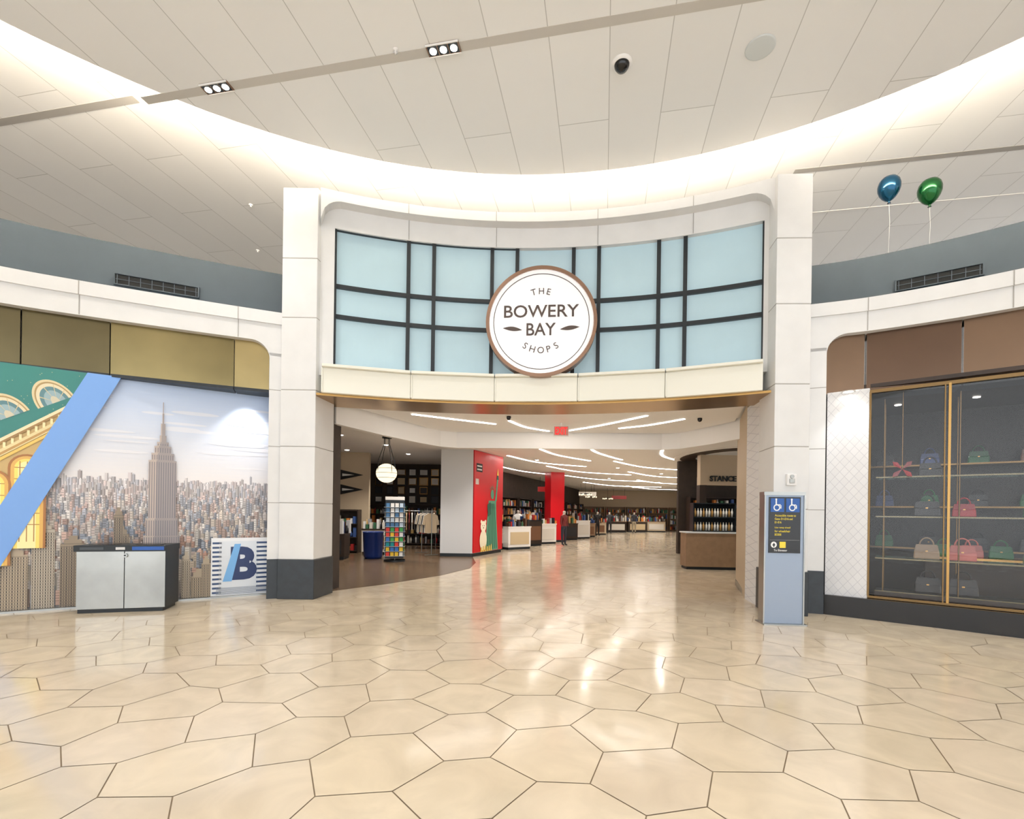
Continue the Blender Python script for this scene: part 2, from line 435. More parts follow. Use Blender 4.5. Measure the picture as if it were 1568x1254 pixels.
# ================================================================= FLANK WALLS
pathL = spline([(-4.08, 8.64), (-5.1, 8.22), (-6.13, 7.76), (-6.85, 7.42), (-7.5, 7.07), (-8.7, 6.3), (-9.8, 5.35), (-10.7, 4.2), (-11.4, 2.8), (-11.9, 1)], 10)
pathL = [Vector((p[0], p[1])) for p in pathL]
def dens(path):
    out = []
    for i in range(len(path)-1):
        k = 8 if cum(path)[i] < .9 else 1
        for j in range(k): out.append(path[i].lerp(path[i+1], j/k))
    out.append(path[-1]); return out
pathL = dens(pathL)
pathR = [Vector((p[0], p[1])) for p in spline([(4.72, 8.02), (5.6, 7.68), (6.4, 7.2), (7.12, 6.66), (7.9, 5.95), (8.8, 4.95), (9.5, 3.8), (10, 2.5), (10.3, 1)], 10)]
pathR = dens(pathR)
def flank(name, path, leg, sgn, sl_off, seams, zs):
    mb = MB(); cs = cum(path); back = offs(path, sgn*.55)
    r = .3; zt = 4.55
    def zb(s):
        if s < leg: return 0.0
        u = s-leg
        return zt if u >= r else zt-r+sqrt(max(0, r*r-(r-u)**2))
    F = [p for p, s in zip(path, cs) if s <= leg]; F.append(at(path, leg)[0])
    B = offs(F, sgn*.35)
    strip(mb, F, B, .70, zt-.2, M['stone'])
    F2 = [p for p in offs(F, -sgn*.012)]; strip(mb, F2, B, 0, .70, M['base'])
    idx = [i for i, s in enumerate(cs) if s > leg+1e-4]
    P0, t0 = at(path, leg)
    FB = [P0]+[path[i] for i in idx]; BB = [P0+(back[idx[0]]-path[idx[0]])]+[back[i] for i in idx]
    ZB = [zt-r]+[zb(cs[i]) for i in idx]
    strip(mb, FB, BB, ZB, 4.86, M['stone'])
    strip(mb, F, B, zt-.25, 4.86, M['stone'])
    strip(mb, offs(path, -sgn*.035), back, 4.86, 5.07, M['stone'])
    for s in seams:
        p, t = at(path, s)
        a = atan2(t.y, t.x); q = p
        mb.box((q.x, q.y, 4.71), (.012, .012, .3), M['seam'], rz=a)
        nrm = Vector((-t.y, t.x))*(-sgn*.035); q = p+nrm
        mb.box((q.x, q.y, 4.965), (.012, .012, .21), M['seam'], rz=a)
    for z in (1.7, 2.7, 3.7):
        G = offs(F, -sgn*.002); strip(mb, G, offs(F, sgn*.01), z-.006, z+.006, M['seam'])
    o = mb.obj(name)
    mb = MB()
    SF = offs(path, sgn*sl_off); SB = offs(path, sgn*(sl_off+.3))
    strip(mb, SF, SB, 5.0, zs, M['slate'])
    strip(mb, back, SB, 4.95, 5.03, M['slate'])
    mb.obj(name+'_upper')
    return SF
SL = flank('wall_left_band', pathL, .26, -1, .6, [.75, 2.9, 5.2], 6.03)
SR = flank('wall_right_band', pathR, .40, 1, .85, [.95, 2.6, 4.5], 6.1)

def bronze(name, path, cuts, sgn, mts, z0=3.70, z1=4.56, o=.14):
    mb = MB()
    for j in range(len(cuts)-1):
        s0, s1 = cuts[j]+.004, cuts[j+1]-.004
        pts = [at(path, s0)[0], at(path, s1)[0]]      # flat sheet-metal panels
        f = offs(pts, sgn*o); k = offs(pts, sgn*(o+.4))
        strip(mb, f, k, z0, z1, mts[j % len(mts)])
        strip(mb, offs(pts, sgn*(o+.03)), k, z0, z1, M['black'])
        strip(mb, offs(pts, sgn*(o-.02)), k, z0-.03, z0+.02, M['black'])
    return mb.obj(name)
bronze('trim_bronze_left', pathL, [.27, .82, 2.55, 3.6, 4.8, 6.0, 7.2, 8.4, 9.6], -1, [M['bronzeL3'], M['bronzeL'], M['bronzeL2'], M['bronzeL2']])
bronze('trim_bronze_right', pathR, [.41, .95, 2.1, 3.2, 4.2, 5.2, 6.2, 7.2], 1, [M['bronze'], M['bronzeB']], z0=3.59)

def grille(path, sc, w, z, sgn):
    p, t = at(path, sc); a = atan2(t.y, t.x)
    if t.x < 0: a += pi
    mb = MB(); mb.xf = frame((p.x, p.y, z), a)
    mb.box((0, -.01, 0), (w, .03, .19), M['slate']); mb.box((0, -.03, 0), (w-.04, .01, .16), M['ventblack'])
    for k in (-1, 1):
        mb.box((0, -.035, k*.09), (w, .03, .014), M['slate']); mb.box((k*(w/2-.01), -.035, 0), (.02, .03, .18), M['slate'])
    n = int(w/.14)
    for i in range(n): mb.box((-w/2+.05+i*(w-.1)/(n-1), -.036, 0), (.01, .015, .15), M['slate'])
    mb.box((0, -.036, 0), (w-.06, .012, .008), M['slate'])
    mb.obj('air_vent_grille')
grille(SL, 2.05, 1.22, 5.42, -1)
grille(SR, 2.1, 1.1, 5.5, 1)

# ================================================================= MURAL (left)
angL = atan2(.539, .843)
mb = MB(); mb.xf = frame((-4.3, 9.228, 0), angL)
mb.box((-3, .16, 1.85), (6.6, .28, 3.68), M['white'])
mb.obj('wall_left')
mb = MB(); mb.xf = frame((-4.3, 9.228, 0), angL)
rnd = random.Random(11)
OFF = .237
ZTM = 3.69
lay = [0]
def quad(s0, z0, s1, z1, col, y=None):
    y = -.002-lay[0]*.0008 if y is None else y
    z1 = min(z1, ZTM)
    mb.poly([(-(s0+OFF), y, z0), (-(s1+OFF), y, z0), (-(s1+OFF), y, z1), (-(s0+OFF), y, z1)], M['vcw'], col)
def pl(pts, col):
    y = -.002-lay[0]*.0008
    mb.poly([(-(s+OFF), y, min(z, ZTM)) for s, z in pts], M['vcw'], col)
SMAX = 5.4
def mix(a, b_, t): return tuple(a[i]*(1-t)+b_[i]*t for i in range(3))
for i in range(30):
    t = i/29; z0 = 1.9+1.8*i/30
    quad(-.05, z0, SMAX, z0+1.8/30+.001, C(*mix((242, 236, 234), (190, 210, 242), t)))
quad(-.05, .03, SMAX, 1.9, C(150, 150, 155))
lay[0] = 1
for _ in range(24):
    s = rnd.uniform(0, 2.8); z = rnd.uniform(2.3, 3.4); w = rnd.uniform(.2, .5); h = rnd.uniform(.015, .04)
    t = (z-1.9)/1.8; cc = mix(mix((242, 236, 234), (190, 210, 242), t), (240, 238, 242), .5)
    pl([(s+w*cos(2*pi*k/14), z+h*sin(2*pi*k/14)) for k in range(14)], C(*cc)); lay[0] += .2
pal = [(206, 172, 156), (180, 166, 160), (148, 156, 170), (220, 210, 200), (164, 140, 128), (128, 138, 154), (230, 225, 218), (190, 150, 134), (106, 114, 128), (202, 194, 188), (214, 200, 182)]
rows = 28
for r in range(rows):
    t = r/(rows-1); zb = 2.0-1.76*t; s = -.05
    while s < 3.7:
        w = rnd.uniform(.018, .055)*(1+t*1.2); h = rnd.uniform(.012, .09)*(1+t*1.2)
        if rnd.random() < .1: h *= 1.9
        c = rnd.choice(pal); c = mix(c, (226, 222, 228), max(0, .78-t*1.2)); k = rnd.uniform(.8, 1.06)*(1-.12*t)
        c = tuple(min(250, x*k) for x in c)
        lay[0] = 8+r*1.3; quad(s, max(.03, zb-.18), s+w, zb+h, C(*c))
        lay[0] += .4
        dk = C(*[x*.76 for x in c]); lt = C(*[min(255, x*1.12) for x in c])
        quad(s, max(.03, zb-.16), s+w*.3, zb+h, dk)
        if rnd.random() < .3: quad(s+w*.35, zb+h, s+w*.75, zb+h+.018*(1+t), lt)
        if t > .12:
            nz_ = int((h+.12)/.02)
            lay[0] += .3
            for q in range(nz_):
                zz = zb+h-.018-q*.02
                if zz > .05: quad(s+w*.38, zz-.008, s+w*.94, zz, dk if q % 2 else lt)
        s += w*rnd.uniform(.8, 1.15)
lay[0] = 47
tc_ = 1.69; body = (158, 150, 150); dk = C(110, 110, 122); lt = C(182, 170, 160)
for hw, z0, z1 in ((.25, .6, 1.12), (.22, 1.1, 1.4), (.19, 1.4, 2.38), (.155, 2.38, 2.5), (.115, 2.5, 2.62), (.08, 2.62, 2.69), (.045, 2.69, 2.8), (.03, 2.8, 3.0), (.012, 3.0, 3.17), (.006, 3.17, 3.36)):
    lay[0] += .3; quad(tc_-hw, z0, tc_+hw, z1, C(*body)); lay[0] += .3
    quad(tc_+hw*.45, z0, tc_+hw, z1, C(190, 176, 168)); lay[0] += .3
    n = max(1, int(hw*2/.03))
    if hw > .06:
        for i in range(n):
            x = tc_-hw+.012+i*(2*hw/n); quad(x, z0+.01, x+.009, z1-.03, dk)
for s0, w, zt in ((2.66, .3, 1.0), (3.02, .26, 1.22), (3.32, .3, .85), (2.36, .2, .72), (1.05, .22, .40), (1.45, .26, .46), (1.85, .3, .5), (2.12, .2, 1.15), (2.2, .12, 1.45), (.98, .14, .62), (1.28, .12, .7)):
    lay[0] += 1; tone = rnd.choice([(178, 164, 144), (150, 136, 118), (190, 180, 164)])
    quad(s0, .03, s0+w, zt, C(*tone)); quad(s0+w*.15, zt, s0+w*.85, zt+.07, C(*tone)); quad(s0+w*.32, zt+.07, s0+w*.68, zt+.13, C(*tone))
    lay[0] += .4
    n = int(w/.028)
    for i in range(n):
        x = s0+.008+i*w/n; quad(x, .03, x+.012, zt-.03, C(66, 60, 58) if i % 2 else C(108, 96, 86))
    lay[0] += .3
    for q in range(int(zt/.045)): quad(s0+.004, .05+q*.045, s0+w-.004, .066+q*.045, C(*[x*.85 for x in tone]))
lay[0] += 1; quad(-.02, .03, .98, 1.06, C(240, 242, 246)); lay[0] += .5
for i in range(12):
    z = .07+i*.08; quad(0, z, .27, z+.035, C(52, 78, 120)); quad(.82, z, .96, z+.035, C(52, 78, 120))
quad(.24, .05, .86, 1.0, C(226, 232, 240)); lay[0] += .5
for k in range(8): quad(.1, .05+k*.016, .9, .058+k*.016, C(120, 130, 148))
ytxt = -.002-lay[0]*.0008
put_text(mb, 'B', -(.47+OFF), .6, .42, .6, ytxt-.002, M['vcw'], col=C(30, 52, 100), bold=.05)
lay[0] += 4
pl([(.66, .28), (.80, .28), (.62, .95), (.52, .95)], C(120, 180, 235))
lay[0] += 1
pl([(2.6, 3.7), (SMAX, 3.7), (SMAX, .3), (3.9, .3)], C(206, 176, 118))
lay[0] += 1; pl([(2.55, 3.7), (SMAX, 3.7), (SMAX, 1.9), (3.64, 2.5), (2.72, 3.22)], C(52, 124, 120))
lay[0] += .6
for _ in range(70):
    s = rnd.uniform(2.6, 5.2); z = rnd.uniform(2.9, 3.68); q = .008; quad(s, z, s+q, z+q, C(214, 200, 150))
def ell(cs_, cz, a_, b_, rot, col, half=False):
    n = 22; out = []
    for k in range(n+1):
        th = (pi if half else 2*pi)*k/n; x = a_*cos(th); y = b_*sin(th)
        out.append((cs_+x*cos(rot)-y*sin(rot), cz+x*sin(rot)+y*cos(rot)))
    pl(out, col)
for cs_, cz in ((3.02, 3.26), (3.52, 2.98), (4.05, 2.68), (4.6, 2.35)):
    rot = -.55
    for k, (a_, b_, cc) in enumerate(((.24, .36, (222, 206, 164)), (.215, .325, (168, 140, 90)), (.2, .30, (228, 216, 184)), (.165, .25, (92, 132, 140)), (.12, .19, (150, 176, 184)), (.05, .10, (206, 200, 176)))):
        lay[0] += .5; ell(cs_, cz-.08, a_, b_, rot, C(*cc), True)
    lay[0] += .5
    for q in range(4):
        th = .5+q*.7; pl([(cs_+.02*cos(th), cz-.08+.02*sin(th)), (cs_+.19*cos(th+.03-.55), cz-.08+.27*sin(th+.03-.3)), (cs_+.19*cos(th-.03-.55), cz-.08+.27*sin(th-.03-.3))], C(214, 196, 150))
    lay[0] += .5
for k, (dz, th, cc) in enumerate(((0, .11, (232, 214, 160)), (.11, .04, (160, 126, 76)), (-.05, .04, (190, 150, 90)), (.16, .05, (240, 226, 186)), (-.12, .05, (232, 196, 104)))):
    lay[0] += .4; pl([(2.68, 3.16+dz), (SMAX, 1.0+dz), (SMAX, 1.0+dz-th), (2.68, 3.16+dz-th)], C(*cc))
for k in range(26):
    s = 2.8+k*.085; z = 3.16-(s-2.68)*.794; quad(s, z-.02, s+.03, z+.06, C(246, 232, 180), y=-.002-(lay[0]+.5)*.0008)
lay[0] += 1.5
for cs_, zt_, w_ in ((3.33, 2.15, .16), (3.72, 1.9, .17), (4.15, 1.6, .18), (4.7, 1.2, .2)):
    for k, (dw, cc) in enumerate(((.05, (166, 112, 62)), (.02, (224, 178, 96)), (-.02, (250, 226, 120)), (-.06, (252, 240, 176)))):
        lay[0] += .4
        pl([(cs_-w_-dw, zt_-1.2)]+[(cs_-(w_+dw)*cos(pi*q/12), zt_+(w_+dw)*sin(pi*q/12)) for q in range(13)]+[(cs_+w_+dw, zt_-1.2)], C(*cc))
    lay[0] += .4
    for q in (-.08, 0, .08): quad(cs_+q-.006, zt_-1.1, cs_+q+.006, zt_+.1, C(180, 130, 70))
    for q in range(6): quad(cs_-w_+.02, zt_-q*.17, cs_+w_-.02, zt_-q*.17+.012, C(180, 130, 70))
lay[0] += 2
stripe = C(120, 166, 232)
pl([(2.66, 3.72), (2.24, 3.72), (3.9, -.0+.03), (4.32, .03)], stripe)
lay[0] += 1
mb.obj('skyline_wall_mural')
mb = MB(); mb.xf = frame((-4.3, 9.228, 0), angL)
mb.box((-3, -.1, .014), (6.4, .05, .028), M['steel'])
mb.obj('baseboard_left')

def downlight(name, x, y, z, r=.07):
    mb = MB(); mb.lathe((x, y, z), [(r*1.35, 0), (r*1.35, -.012), (r, -.012), (r, -.004)], M['white'])
    n = 16; mb.add([(x+r*cos(2*pi*i/n), y+r*sin(2*pi*i/n), z-.005) for i in range(n)], [range(n)], M['lamp'])
    return mb.obj(name)
def spot(x, y, z, w, size=80, tgt=None, col=(1, .97, .93), blend=.6, rad=.06):
    l = bpy.data.lights.new('spot', 'SPOT'); l.energy = w; l.spot_size = radians(size); l.spot_blend = blend
    l.color = col; l.shadow_soft_size = rad
    o = bpy.data.objects.new('spot_lamp', l); COL.objects.link(o); o.location = (x, y, z)
    if tgt:
        d = Vector(tgt)-Vector((x, y, z)); o.rotation_euler = d.to_track_quat('-Z', 'Y').to_euler()
    return o

# ================================================================= RECYCLING CABINET
mb = MB(); mb.xf = frame((-5.95, 7.53, 0), radians(15.3))
mb.box((0, 0, .03), (1.10, .46, .06), M['black'])
mb.box((-.26, 0, .49), (.60, .5, .86), M['steel']); mb.box((.315, 0, .49), (.53, .5, .86), M['steel'])
mb.box((0, .005, .49), (1.13, .48, .84), M['black'])
mb.box((0.0, 0, .965), (1.18, .54, .09), M['black'])
mb.box((.0, -.272, .965), (.12, .004, .04), M['vcg'], col=C(210, 210, 210))
mb.box((.36, -.272, .965), (.42, .004, .055), M['vcg'], col=C(24, 84, 170))
mb.box((-.36, -.272, .965), (.3, .004, .04), M['vcg'], col=C(60, 66, 72))
mb.cyl((.06, -.25, .86), (.06, -.275, .86), .03, M['steel'], n=20); mb.cyl((.06, -.27, .86), (.06, -.28, .86), .012, M['black'])
mb.box((.585, 0, .49), (.006, .5, .86), M['black'])
for k in (-.3, .3): mb.box((k, -.02, 1.013), (.34, .2, .006), M['blackgloss'])
mb.obj('recycling_bin', bevel=.006)

# ================================================================= KIOSK SIGN
mb = MB(); mb.xf = frame((4.0, 7.16, 0), radians(-4)) @ Matrix.Diagonal((.95, 1, 1, 1))
mb.box((0, 0, .01), (.64, .3, .02), M['steel'])
mb.box((0, 0, .96), (.60, .14, 1.88), M['kiosk'])
mb.box((0, 0, 1.92), (.62, .16, .05), M['steel'])
for k in (-1, 1): mb.box((k*.295, -.0, .96), (.02, .17, 1.88), M['steel'])
mb.box((0, -.076, 1.46), (.47, .012, .82), M['blackgloss'])
yy = -.085
for x in (-.115, .115):
    mb.box((x, yy, 1.75), (.2, .006, .2), M['vcg'], col=C(14, 80, 160))
    n = 14; mb.poly([(x+.05*cos(2*pi*i/n)-.01, yy-.005, 1.715+.05*sin(2*pi*i/n)) for i in range(n)], M['vcg'], C(240, 240, 240))
    mb.poly([(x+.034*cos(2*pi*i/n)-.01, yy-.006, 1.715+.034*sin(2*pi*i/n)) for i in range(n)], M['vcg'], C(14, 80, 160))
    mb.box((x-.02, yy-.006, 1.785), (.018, .003, .08), M['vcg'], col=C(240, 240, 240))
    mb.box((x+.015, yy-.006, 1.755), (.06, .003, .014), M['vcg'], col=C(240, 240, 240))
    mb.poly([(x-.02+.014*cos(2*pi*i/n), yy-.006, 1.835+.014*sin(2*pi*i/n)) for i in range(n)], M['vcg'], C(240, 240, 240))
    mb.box((x+.05, yy-.006, 1.725), (.014, .003, .05), M['vcg'], col=C(240, 240, 240))
Yl = C(235, 210, 60)
for i, (t_, z) in enumerate((('Accessible route to', 1.60), ('Gates D1-D16 and', 1.55), ('E1-E16', 1.50), ('Use ramp ahead', 1.42), ('for wheelchair', 1.37), ('access', 1.32))):
    w = .0165*len(t_)
    put_text(mb, t_, -.2+w/2+.05, z, w, .032, yy, M['vcg'], col=Yl, bold=.01)
mb.box((0, yy, 1.24), (.44, .004, .006), M['vcg'], col=C(120, 120, 120))
n = 24; mb.poly([(-.16+.045*cos(2*pi*i/n), yy, 1.17+.045*sin(2*pi*i/n)) for i in range(n)], M['vcg'], C(240, 240, 240))
mb.poly([(-.185, yy-.003, 1.16), (-.16, yy-.003, 1.2), (-.135, yy-.003, 1.16), (-.15, yy-.003, 1.16), (-.15, yy-.003, 1.14), (-.17, yy-.003, 1.14), (-.17, yy-.003, 1.16)], M['vcg'], C(10, 10, 10))
mb.box((-.03, yy, 1.17), (.09, .006, .09), M['vcg'], col=Yl)
put_text(mb, 'To Elevator', -.06, 1.09, .2, .03, yy, M['vcg'], col=C(240, 240, 240), bold=.01)
mb.obj('wayfinding_totem', bevel=.004)
mb = MB(); mb.xf = frame((4.43, 7.71, 2.17), 0)
mb.box((0, -.02, 0), (.15, .05, .18), M['white']); mb.box((0, -.05, -.02), (.08, .02, .07), M['steel'])
mb.cyl((0, -.045, .05), (0, -.06, .05), .03, M['steel'])
mb.obj('fire_alarm_strobe', bevel=.005)

# ================================================================= RIGHT STOREFRONT
aR_ = atan2(-.630, .7765)
FR = frame((5.13, 7.93, 0), aR_)
mb = MB(); mb.xf = Matrix.Identity(4)
mb.box((.29, .12, 1.97), (.56, .18, 3.3), M['scale'])
o = mb.obj('wall_right_panel'); o.matrix_world = FR
mb = MB(); mb.xf = FR
mb.box((2.2, .06, .16), (4.6, .22, .32), M['blackgloss'])
mb.obj('baseboard_right')
mb = MB(); mb.xf = FR
mb.box((2.5, .08, .345), (3.95, .06, .035), M['brassdk'])
mb.box((2.5, .08, 3.565), (3.95, .08, .05), M['brassdk'])
for s in (.58, 1.51, 2.44, 3.37, 4.3):
    mb.box((s, .07, 1.96), (.03, .08, 3.2), M['gold'] if s != .58 else M['brassdk'])
mb.box((1.46, .07, 1.96), (.016, .05, 3.2), M['brassdk'])
mb.box((2.44, .09, 1.96), (3.7, .012, 3.16), M['glass'])
mb.obj('window_2')
mb = MB(); mb.xf = FR
mb.box((2.4, 3.2, 1.9), (6, .1, 3.8), M['shopdark'])
mb.box((-.05, 1.7, 1.9), (.08, 3.0, 3.8), M['shopdark'])
mb.box((4.6, 1.7, 1.9), (.08, 3.0, 3.8), M['shopdark'])
mb.obj('wall_boutique')
mb = MB(); mb.xf = FR
mb.box((2.3, 1.75, 3.7), (4.6, 3.0, .06), M['darkwood'])
for i in range(4):
    for j in range(2):
        mb.cyl((.9+i*1.05, .8+j*1.2, 3.668), (.9+i*1.05, .8+j*1.2, 3.66), .05, M['lamp'])
mb.obj('ceiling_boutique')
mb = MB(); mb.xf = FR
mb.box((2.3, 1.65, .01), (4.6, 3.0, .012), M['shopfloor'])
mb.obj('floor_boutique')
def bag(mb, x, y, z, w, h, d, col, handle=True):
    vs = []
    prof = [(1.0, 0), (1.04, .06), (1.0, .5), (.86, .95), (.8, 1.0)]
    n = len(prof)
    for k, t in prof:
        for a_, b_ in ((-1, -1), (-.9, -1.08), (.9, -1.08), (1, -1), (1, 1), (.9, 1.08), (-.9, 1.08), (-1, 1)):
            vs.append((x+a_*w/2*k, y+b_*d/2*(k if t < .9 else .55), z+h*t))
    fs = [list(range(8))[::-1], list(range(8*(n-1), 8*n))]
    for j in range(n-1):
        for i in range(8): fs.append((j*8+i, j*8+(i+1) % 8, (j+1)*8+(i+1) % 8, (j+1)*8+i))
    mb.add(vs, fs, M['vcg'], col)
    mb.add([(x-w*.44, y-d*.57, z+h*.96), (x+w*.44, y-d*.57, z+h*.96), (x+w*.46, y-d*.585, z+h*.6), (x, y-d*.6, z+h*.5), (x-w*.46, y-d*.585, z+h*.6)], [(0, 1, 2, 3, 4)], M['vcg'], tuple(q*.75 for q in col[:3])+(1,))
    mb.box((x, y-d*.6, z+h*.55), (w*.1, .01, h*.08), M['gold'])
    if handle:
        pts = [(x+w*.28*cos(pi*q/10), y, z+h*.97+h*.5*sin(pi*q/10)) for q in range(11)]
        mb.tube(pts, .011, M['vcg'], n=6, col=col)
G = C(6, 96, 44); BK = C(20, 18, 20); RD = C(150, 16, 28); PK = C(186, 98, 90); TN = C(110, 70, 44); CR = C(150, 126, 100); BL = C(44, 60, 104)
rb = random.Random(5)
lv = [(.42, [None, BK, BK, None, None, BK, G, G, BK]), (.95, [None, CR, PK, None, G, G, None, BK, G]), (1.62, [None, BK, RD, None, G, None, G, BK, G]), (2.25, [None, BK, None, None, G, G, None, BK, G])]
mb = MB(); mb.xf = FR
for z, _ in lv:
    mb.box((2.5, .66, z-.015), (3.7, .5, .025), M['shelfglass']); mb.box((2.5, .42, z-.015), (3.7, .012, .02), M['brassdk'])
for s in (.75, 1.65, 2.58, 3.5, 4.3):
    mb.cyl((s, .45, .3), (s, .45, 3.5), .01, M['brassdk'], n=8); mb.cyl((s, .88, .3), (s, .88, 3.5), .01, M['brassdk'], n=8)
mb.box((2.5, .66, .36), (3.7, .55, .08), M['darkwood'])
mb.obj('glass_shelving')
for z, cs_ in lv:
    for i, c_ in enumerate(cs_):
        if c_ is None: continue
        m2 = MB(); m2.xf = FR
        w = rb.uniform(.26, .35)
        bag(m2, .9+i*.40+rb.uniform(-.02, .02), .66, z, w, w*.74, .12, c_)
        m2.obj('handbag')
mb = MB(); mb.xf = FR
for z in (1.0, 1.8, 2.6):
    mb.box((2.4, 2.95, z), (4.2, .35, .03), M['brassdk'])
for z in (1.02, 1.82, 2.62):
    for i in range(6):
        bag(mb, .7+i*.68, 2.93, z-.01, .28, .22, .12, rb.choice([BK, TN, G, BK, BK, BL]))
mb.obj('handbag_wall_display')
mb = MB(); mb.xf = FR
mb.box((1.9, 1.9, .45), (1.2, .6, .9), M['darkwood']); mb.box((1.9, 1.9, .92), (1.3, .7, .04), M['gold'])
for x, c_ in ((1.55, G), (1.9, PK), (2.25, G)): bag(mb, x, 1.85, .94, .28, .2, .12, c_)
mb.obj('boutique_display_table')
mb = MB(); mb.xf = FR
for k in range(4):
    a_ = pi/4+pi/2*k; mb.poly([(.98, .3, 2.35), (.98+.12*cos(a_-.3), .3, 2.35+.12*sin(a_-.3)), (.98+.17*cos(a_), .29, 2.35+.17*sin(a_)), (.98+.12*cos(a_+.3), .3, 2.35+.12*sin(a_+.3))], M['vcg'], RD if k % 2 else C(130, 60, 66))
mb.cyl((.98, .3, 2.35), (.98, .3, 3.66), .004, M['gold'], n=6)
mb.obj('hanging_ornament')

# ================================================================= CEILING
mb = MB()
NB = 128; dc = (-.05, -.45); RD_ = 9.06
mb.prism([(dc[0]+RD_*cos(2*pi*i/NB), dc[1]+RD_*sin(2*pi*i/NB)) for i in range(NB)], 7.60, 7.66, M['ceil'])
mb.obj('ceiling_disc')
mb = MB()
mb.box((0, 5, 8.05), (36, 30, .1), M['ceil'])
mb.obj('ceiling')
mb = MB()
vs = []
for r, z in ((8.78, 7.84), (9.0, 7.70)):
    vs += [(dc[0]+r*cos(2*pi*i/NB), dc[1]+r*sin(2*pi*i/NB), z) for i in range(NB)]
mb.add(vs, [(i, (i+1) % NB, NB+(i+1) % NB, NB+i) for i in range(NB)], M['cove'])
mb.obj('cove_light_strip')
e = Vector((cos(radians(10.7)), -sin(radians(10.7)))); nn = Vector((sin(radians(10.7)), cos(radians(10.7))))
def slot(nm, noff, e0, e1, z, w, mt, h=.004):
    mb = MB(); c = nn*noff+e*((e0+e1)/2)
    mb.box((c.x, c.y, z), (e1-e0, w, h), mt, rz=-radians(10.7)); mb.obj(nm)
slot('trim_1', 6.0, -6.75, 6.75, 7.599, .13, M['slot'])
slot('trim_2', 6.35, -14, -7.3, 7.999, .13, M['seam'], .003)
slot('trim_3', 9.8, 3.4, 14, 7.999, .12, M['seam'], .003)
slot('trim_4', 11.2, 3.2, 14, 7.999, .05, M['white'], .006)
def triple(noff, eo):
    mb = MB(); c = nn*noff+e*eo
    mb.xf = frame((c.x, c.y, 7.59), -radians(10.7))
    mb.box((0, 0, .0), (.44, .16, .02), M['copper'])
    for k in (-1, 0, 1):
        mb.box((k*.14, 0, -.011), (.125, .13, .004), M['black'])
        mb.cyl((k*.14, 0, -.012), (k*.14, 0, -.02), .045, M['lamp'])
    for y in (-.08, .08): mb.box((0, y, -.008), (.44, .012, .02), M['white'])
    mb.obj('recessed_downlight')
    return c
fix = []
for eo in (-5.5, -2.12, 3.4): fix.append(triple(5.98, eo))
for eo in (-5.5, -1.9, 1.5, 4.9): fix.append(triple(2.2, eo))
for eo in (-5.0, -1.9, 1.5, 4.9): fix.append(triple(-1.6, eo))
for c in fix: spot(c.x, c.y, 7.54, 185, 130, col=(1, .97, .93), blend=.8, rad=.12)
mb = MB(); mb.lathe((1.38, 6.44, 7.598), [(.135, 0), (.135, -.015), (.1, -.03)], M['white'], n=28)
mb.lathe((1.38, 6.44, 7.575), [(.10, .0), (.096, -.03), (.07, -.07), (.03, -.09), (.001, -.095)], M['blackgloss'], n=28)
mb.obj('dome_security_camera')
mb = MB(); mb.lathe((3.1, 6.2, 7.598), [(.18, 0), (.18, -.008), (.16, -.012), (.001, -.012)], M['speaker'], n=28)
mb.obj('ceiling_speaker')
def sprk(x, y, z):
    mb = MB(); mb.lathe((x, y, z), [(.04, 0), (.04, -.012), (.012, -.014), (.01, -.04), (.024, -.042), (.001, -.046)], M['white'], n=12); mb.obj('fire_sprinkler')
sprk(-1.6, 6.3, 7.598); sprk(-5.6, 10.2, 7.998); sprk(-6.4, 12.0, 7.998)

for x, y, z, c in ((6.55, 8.5, 7.38, C(8, 66, 96)), (7.05, 8.25, 7.17, C(10, 80, 36))):
    mb = MB(); m_ = mat('foil_balloon', c, .16, metal=.7, coat=.3)
    prof = [(.001, .2), (.06, .193), (.115, .165), (.155, .11), (.172, .04), (.168, -.03), (.145, -.1), (.105, -.165), (.06, -.21), (.02, -.235), (.012, -.245), (.028, -.27), (.001, -.262)]
    mb.lathe((x, y, z), prof, m_, n=28)
    mb.tube([(x, y, z-.25), (x+.01, y-.01, z-.6), (x-.005, y, 6.08)], .003, M['white'], n=6)
    mb.obj('balloon')

mb = MB(); mb.box((0, 19, 6), (36, .3, 4.4), M['white']); mb.obj('wall_unseen_back')  # unseen wall added above the shops to block world light
mb = MB(); mb.box((-14.2, 5, 4), (.3, 28, 8.2), M['white']); mb.obj('wall_unseen_left')  # unseen side wall added to shut out world light; white for bounce
mb = MB(); mb.box((14.2, 1.8, 4), (.3, 21, 8.2), M['white']); mb.obj('wall_unseen_right')  # same on the right: added out of view to block and bounce light

# ================================================================= INTERIOR
mb = MB()
mb.prism([(-11.5, 9.9), (-3.4, 9.9), (-3.4, 9.45), (5, 9.1), (13, 9.1), (18, 20), (18, 47), (-11.5, 47)], 3.75, 3.85, M['white'])
mb.obj('ceiling_store')
mb = MB()
mb.prism([(-3.4, 9.6), (1, 10.1), (4.4, 9.2), (4.95, 10.8), (4.27, 12.55), (-1.88, 12.8)], 3.69, 3.74, M['white'])
mb.obj('ceiling_vestibule')
mb = MB()
bp_ = [Vector(p) for p in ((-3.48, 9.5), (-2.9, 10.9), (-2.35, 11.95), (-1.9, 12.65), (-1.5, 12.85), (3.9, 12.68), (4.3, 12.45), (4.75, 11.5), (5.0, 10.7), (5.2, 10.2))]
strip(mb, bp_, offs(bp_, .12), 3.28, 3.75, M['white'])
mb.obj('trim_bulkhead')
mb = MB(); mb.prism([(4.32, 8.42), (4.45, 9.2), (4.75, 9.2), (4.7, 8.45)], 0, 3.64, M['scale']); mb.obj('wall_right_jamb')
